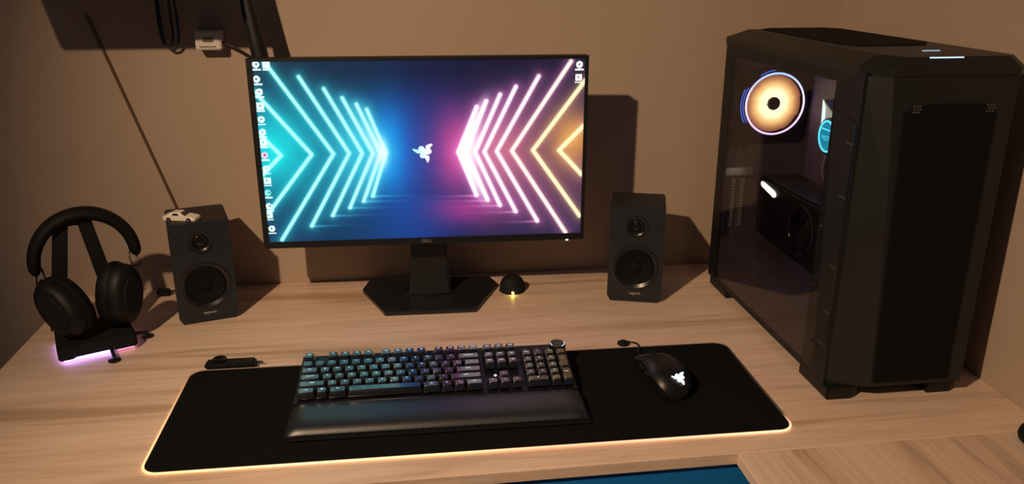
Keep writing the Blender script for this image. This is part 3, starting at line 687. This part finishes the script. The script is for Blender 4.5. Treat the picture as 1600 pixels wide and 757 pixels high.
# pump block on the tray, facing the glass
PX, PY, PZ = .128, .322, .349
b = NB(); lathe(b, [(.034, -.044), (.034, -.004), (.0335, 0), (.030, .001)], 48, T(PX, PY, PZ) @ Ry(-90)); pump = obj('pump', b, mat('pump_body', (.06, .06, .065), .35), PC, True)
M_cy = glow('cyan_led', (.10, .72, .85), 2.6)
b = NB(); tube(b, [(PX - .0016, PY + y, PZ + z) for y, z in circ(.0275, 48)], .0020, 8, closed=True); tube(b, [(PX - .0016, PY + .026, PZ + .012), (PX - .0016, PY - .026, PZ + .012)], .0013, 8); obj('light_ring', b, M_cy, pump, True)
b = NB(); lathe(b, [(.0245, 0), (.0245, .0008)], 40, T(PX - .0010, PY, PZ) @ Ry(-90)); obj('lit_face', b, glow('cyan_dim', (.02, .30, .42), 1.6), pump)
text('lettering', 'VIOTR', .012, M_cy, pump, T(PX - .0020, PY, PZ - .004) @ Rz(-90) @ Rx(90))
for z0, z1, y1 in ((.360, .465, .260), (.345, .450, .225)):
    b = NB(); tube(b, spline([(PX + .012, PY - .020, z0), (PX - .004, PY - .045, z0 + .02), (PX + .005, y1, z1 - .02), (PX + .02, y1 - .01, z1)]), .0055, 10); obj('coolant_hose', b, M_rubber, PC, True)
b = NB(); tube(b, spline([(PX + .005, PY + .005, PZ - .034), (PX - .004, PY - .004, PZ - .065), (PX - .002, PY - .020, PZ - .085)]), .0050, 10); obj('lower_hose', b, mat('violet_sleeve', (.16, .12, .19), .4), PC, True)
# lit triangular heatsink panel behind the pump
b = NB(); prism(b, [(.392, .405), (.352, .388), (.347, .350), (.372, .335), (.386, .330)], .150, .1715, 'x', .001); hk = obj('heatsink', b, mat('heatsink_metal', (.45, .47, .40), .4, metal=.6), PC, True)
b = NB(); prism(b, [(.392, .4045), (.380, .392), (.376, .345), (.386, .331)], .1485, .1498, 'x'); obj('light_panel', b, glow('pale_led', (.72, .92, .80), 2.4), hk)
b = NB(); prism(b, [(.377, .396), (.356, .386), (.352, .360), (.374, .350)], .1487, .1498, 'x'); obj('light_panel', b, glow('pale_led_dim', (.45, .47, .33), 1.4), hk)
# motherboard
b = NB(); box(b, (.1690, .175, .130), (.1719, .470, .440)); obj('motherboard', b, mat('circuit_board', (.16, .125, .19), .45, noise=.4, nscale=120), PC)
for k in range(4):
    b = NB(); box(b, (.140, .205 + k * .011, .300), (.1689, .211 + k * .011, .432), .001); obj('memory_stick', b, M_matte, PC)
# graphics card facing the glass
b = NB(); prism(b, [(.452, .247), (.452, .130), (.175, .130), (.175, .244), (.215, .252), (.300, .248)], .066, .150, 'x', .004); gp = obj('graphics_card', b, mat('card_shroud', (.013, .012, .016), .34), PC, True)
def onface(y, z): return T(.0655, y, z) @ Ry(-90)
for yc in (.262,):
    b = NB(); tube(b, [(.0650, yc + y, .192 + z) for y, z in circ(.044, 48)], .0020, 8, closed=True); gf = obj('card_fan', b, mat('fan_trim', (.04, .04, .05), .3), gp, True)
    b = NB()
    for k in range(9):
        a = 2 * math.pi * k / 9; P = []
        rows = [[(.0640 - .002 * j, yc + r * math.cos(a + .2 * r / .04 + j * .28), .192 + r * math.sin(a + .2 * r / .04 + j * .28)) for r in (.012, .02, .03, .041)] for j in range(3)]
        grid(b, rows)
    obj('blades', b, M_gloss, gf)
    b = NB(); lathe(b, [(.013, -.001), (.013, .005)], 24, onface(yc, .192)); obj('hub', b, M_matte, gf, True)
b = NB(); prism(b, [(.437, .2365), (.433, .2385), (.378, .2325), (.372, .2280), (.374, .2215), (.379, .2200), (.433, .2285), (.437, .2310)], .0640, .0662, 'x'); obj('lit_badge', b, glow('card_badge', (1.0, .88, .62), 4), gp)
# hidden-side purple strip on the shroud lip inside
b = NB(); box(b, (.150, .110, .106), (.158, .300, .109)); obj('light_strip', b, glow('purple_strip', (.42, .26, .95), 14), PC)
b = NB(); box(b, (.150, .14, .486), (.156, .42, .490)); obj('light_strip', b, glow('purple_strip_dim', (.55, .40, .9), 7), PC)
b = NB(); tube(b, [(.012, .105, .072), (.010, .118, .090), (.010, .072, .058)], .0012, 6); obj('red_trim', b, glow('red_led', (.9, .25, .25), .35), PC)
# glass
def glass_mat():
    m = bpy.data.materials.new('smoked_glass'); m.use_nodes = True; nt = m.node_tree; nt.nodes.clear(); N = nt.nodes.new; L = nt.links.new
    tr = N('ShaderNodeBsdfTransparent'); tr.inputs[0].default_value = (.74, .72, .75, 1)
    gl = N('ShaderNodeBsdfGlossy'); gl.inputs['Roughness'].default_value = .03; lw = N('ShaderNodeLayerWeight'); lw.inputs[0].default_value = .5
    pw = N('ShaderNodeMath'); pw.operation = 'POWER'; pw.inputs[1].default_value = 5.0; L(lw.outputs['Facing'], pw.inputs[0])
    fr_ = N('ShaderNodeMath'); fr_.operation = 'MULTIPLY_ADD'; fr_.inputs[1].default_value = .90; fr_.inputs[2].default_value = .03; L(pw.outputs[0], fr_.inputs[0])
    mx = N('ShaderNodeMixShader'); L(fr_.outputs[0], mx.inputs[0]); L(tr.outputs[0], mx.inputs[1]); L(gl.outputs[0], mx.inputs[2])
    o_ = N('ShaderNodeOutputMaterial'); L(mx.outputs[0], o_.inputs[0]); return m
b = NB(); prism(b, [(.472, .478), (.083, .484), (.070, .300), (.050, .060), (.062, .024), (.474, .022)], -.0005, .0030, 'x'); obj('side_glass', b, glass_mat(), PC)
# dark border strip around the glass
b = NB()
prism(b, [(.490, .505), (.030, .505), (.083, .484), (.472, .478)], -.001, .004, 'x'); prism(b, [(.472, .478), (.474, .022), (PD, .018), (PD, .505), (.49, .505)], -.001, .004, 'x')
prism(b, [(.083, .484), (.070, .300), (.050, .060), (.062, .024), (.010, .018), (.010, .505), (.030, .505)], -.001, .004, 'x'); prism(b, [(.474, .022), (.062, .024), (.010, .018), (PD, .018)], -.001, .004, 'x')
sf = obj('side_frame', b, M_case, PC)
# front block: pillars + recess
b = NB()
loft(b, [[(0, .0125, z), (0, .086, z), (PW, .086, z), (PW, .004, z), (PW - .012, -.010, z), (xp, -.010, z)] for z, xp in ((.022, .066), (.30, .050), (.500, .030))])
fp = obj('front_panel', b, mat('front_paint', (.0095, .0115, .014), .5), PC)
b = NB()
prism(b, [(.070, .030), (.194, .030), (.192, .450), (.180, .461), (.090, .463), (.070, .455), (.053, .452)], -.0125, -.0095, 'y')
obj('front_mesh', b, mat('mesh_black', (.006, .006, .006), .85, spec=.15, bump=.6, nscale=1500), fp)
for cx in (.064, .176):
    b = NB()
    for i in range(3):
        for j in range(3): prism(b, circ(.0017, 6, cx + i * .0045 + (.0022 if j % 2 else 0), .452 + j * .0042), -.0140, -.0124, 'y')
    obj('honeycomb_vent', b, mat('honeycomb_grey', (.06, .055, .055), .5), fp)
b = NB()
tube(b, [(-.0012, .048, .440), (-.0012, .015, .433), (-.0012, .014, .082)], .0016, 6)
obj('seam', b, M_gloss, fp)
for z in (.402, .322, .212, .138, .084):
    b = NB(); box(b, (-.0018, .016, z - .0015), (-.0002, .036, z + .0015)); obj('side_notch', b, mat('notch_grey', (.045, .043, .042), .5), fp)
# top cover
b = NB()
def top_ring(ins, z, fy):
    return [(-.002 + ins * .8, .030 + fy, z), (-.002 + ins * .8, PD + .003 - ins * .5, z), (PW + .004 - ins * .3, PD + .003 - ins * .5, z), (PW + .004 - ins * .3, .002 + fy, z), (PW - .012 - ins * .3, -.012 + fy, z), (.030 + ins * .5, -.012 + fy, z)]
loft(b, [top_ring(0, .498, .004), top_ring(0, .511, .0), top_ring(.044, .5265, .012)])
tcv = obj('top_cover', b, mat('cover_paint', (.0095, .0105, .012), .45), PC)
b = NB(); prism(b, [(.062, .150), (.175, .150), (.205, .19), (.205, .47), (.185, .492), (.075, .492), (.050, .47), (.050, .175)], .5262, .5285, 'z'); obj('top_mesh', b, mat('mesh_black', (.006, .006, .006), .85), tcv)
M_ice = glow('ice_led', (.55, .72, 1.0), 1.5)
b = NB(); box(b, (.084, -.0015, .5225), (.135, .0015, .5262)); obj('power_light', b, M_ice, tcv)
b = NB(); box(b, (.120, .0700, .5262), (.147, .0725, .5278)); obj('indicator_light', b, glow('ice_led_dim', (.5, .7, 1.0), .7), tcv)
# feet
for x0, x1 in ((.0, .060), (PW - .062, PW - .004)):
    b = NB(); prism(b, [(x0, -.004), (x1 - .018, -.004), (x1, .010), (x1, .09), (x0, .09)], 0, .0215, 'z', .002); obj('foot', b, M_case, PC)
    b = NB(); prism(b, [(x0, PD - .10), (x1, PD - .10), (x1, PD - .01), (x0, PD - .01)], 0, .0175, 'z', .002); obj('foot', b, M_case, PC)

# ------------------------------------------------------------------ things on the wall
SK = thing('power_adapter', 'white plug-in box on the wall inside the dark shadow', 'adapter', (-.4440, YB, .5080))
b = NB(); box(b, (-.0235, -.034, -.0175), (.0235, -.0005, .0175), .002, 2); obj('body', b, mat('white_plastic', (.68, .64, .58), .45), SK, True)
b = NB(); box(b, (-.009, -.0348, -.003), (.009, -.0338, .005)); box(b, (-.016, -.0348, -.0125), (.014, -.0338, -.0105)); obj('face_print', b, mat('grey_ink', (.15, .13, .12), .6), SK)
kc = obj('wall_cable', (lambda b: (tube(b, spline([(-.4205, .675, .503), (-.395, .668, .492), (-.365, .64, .4785), (-.345, .615, .470)]), .0020, 8), b)[1])(NB()), M_cable, None, True)
tag(kc, 'thin black cable running right from the white plug-in box', 'cable')
rc = obj('taut_cable', (lambda b: (tube(b, [(-.662, .688, .555), (-.6400, .6895, .481), (-.595, .6895, .330), (-.550, .6895, .180), (-.535, .687, .125), (-.53, .680, .03)], .0025, 8), b)[1])(NB()), mat('brown_cable', (.14, .075, .035), .6), None, True)
tag(rc, 'thin brown cable running diagonally down the wall behind the left speaker', 'cable')
cs = obj('cable_sleeve', (lambda b: (tube(b, spline([(-.372, .60, .68), (-.360, .60, .60), (-.352, .60, .545), (-.345, .60, .50), (-.338, .60, .455), (-.325, .60, .40), (-.29, .598, .35), (-.22, .592, .32)]), [.009 + .006 * min(1, i / 22) for i in range(57)], 12), b)[1])(NB()), M_cable, None, True)
tag(cs, 'thick black cable bundle hanging down behind the top left corner of the monitor', 'cable')
wl = thing('cable_loops', 'black loops of spare cable hanging down the wall in the shadow', 'cable', (-.517, .686, .526))
for k, (dx, w, h) in enumerate(((-.004, .020, .036), (.004, .026, .030))):
    b = NB(); tube(b, spline([(dx - w * .5, -.008 - .004 * k, .13), (dx - w * .6, -.008 - .004 * k, .03), (dx - w * .45, -.008 - .004 * k, -.018 - .004 * k), (dx, -.008 - .004 * k, -.030 - .003 * k), (dx + w * .5, -.008 - .004 * k, -.018 - .002 * k), (dx + w * .55, -.008 - .004 * k, .03), (dx + w * .4, -.008 - .004 * k, .13)]), .0024, 8); obj('loop', b, mat('glossy_cable', (.03, .03, .03), .2), wl, True)
tv = thing('wall_television', 'small black wall television unseen above the frame, shaped to cast the dark shadow', 'television', (-.5685, .480, .606), 0)  # out of view; placed and outlined to fit the shadow on the wall
b = NB(); prism(b, [(-.1720, 0), (.1720, 0), (.1720, .25), (-.210, .25), (-.200, .12)], 0, .030, 'y', .003, Rx(-10)); obj('housing', b, M_matte, tv, True)
b = NB(); box(b, (-.165, -.001, .012), (.165, .0005, .24), 0, 1, Rx(-10)); obj('screen', b, M_gloss, tv)
b = NB(); box(b, (-.02, .06, .12), (.02, .205, .16)); box(b, (-.05, .205, .07), (.05, .2125, .22)); obj('wall_bracket', b, M_black, tv)
b = NB(); box(b, (-.115, .030, -.010), (-.100, .042, .03)); obj('plug', b, M_black, tv)  # unseen block added for the small bump in the shadow's lower edge
# odds and ends behind the left speaker
ab = thing('cable_plug', 'small black plug and wire behind the left speaker', 'plug', (-.585, .655, 0))
b = NB(); box(b, (-.014, -.008, 0), (.014, .008, .014), .004, 2); obj('plug_body', b, M_rubber, ab, True)
b = NB(); tube(b, spline([(.012, 0, .008), (.03, .004, .010), (.05, .0, .012), (.07, -.01, .010)]), .0025, 8); obj('wire', b, M_cable, ab, True)
b = NB(); box(b, (.028, -.006, 0), (.046, .010, .030), .003, 2); obj('adapter', b, M_rubber, ab, True)
# round black thing cut by the right edge of the photo
rd = thing('round_case', 'smooth black oval case on the oak board, cut off at the right edge', 'case', (.7970, -.0860, 0))
b = NB(); lathe(b, [(.030, 0), (.0345, .003), (.036, .009), (.034, .016), (.027, .021), (.012, .024), (.001, .0245)], 40); obj('shell', b, M_matte, rd, True)
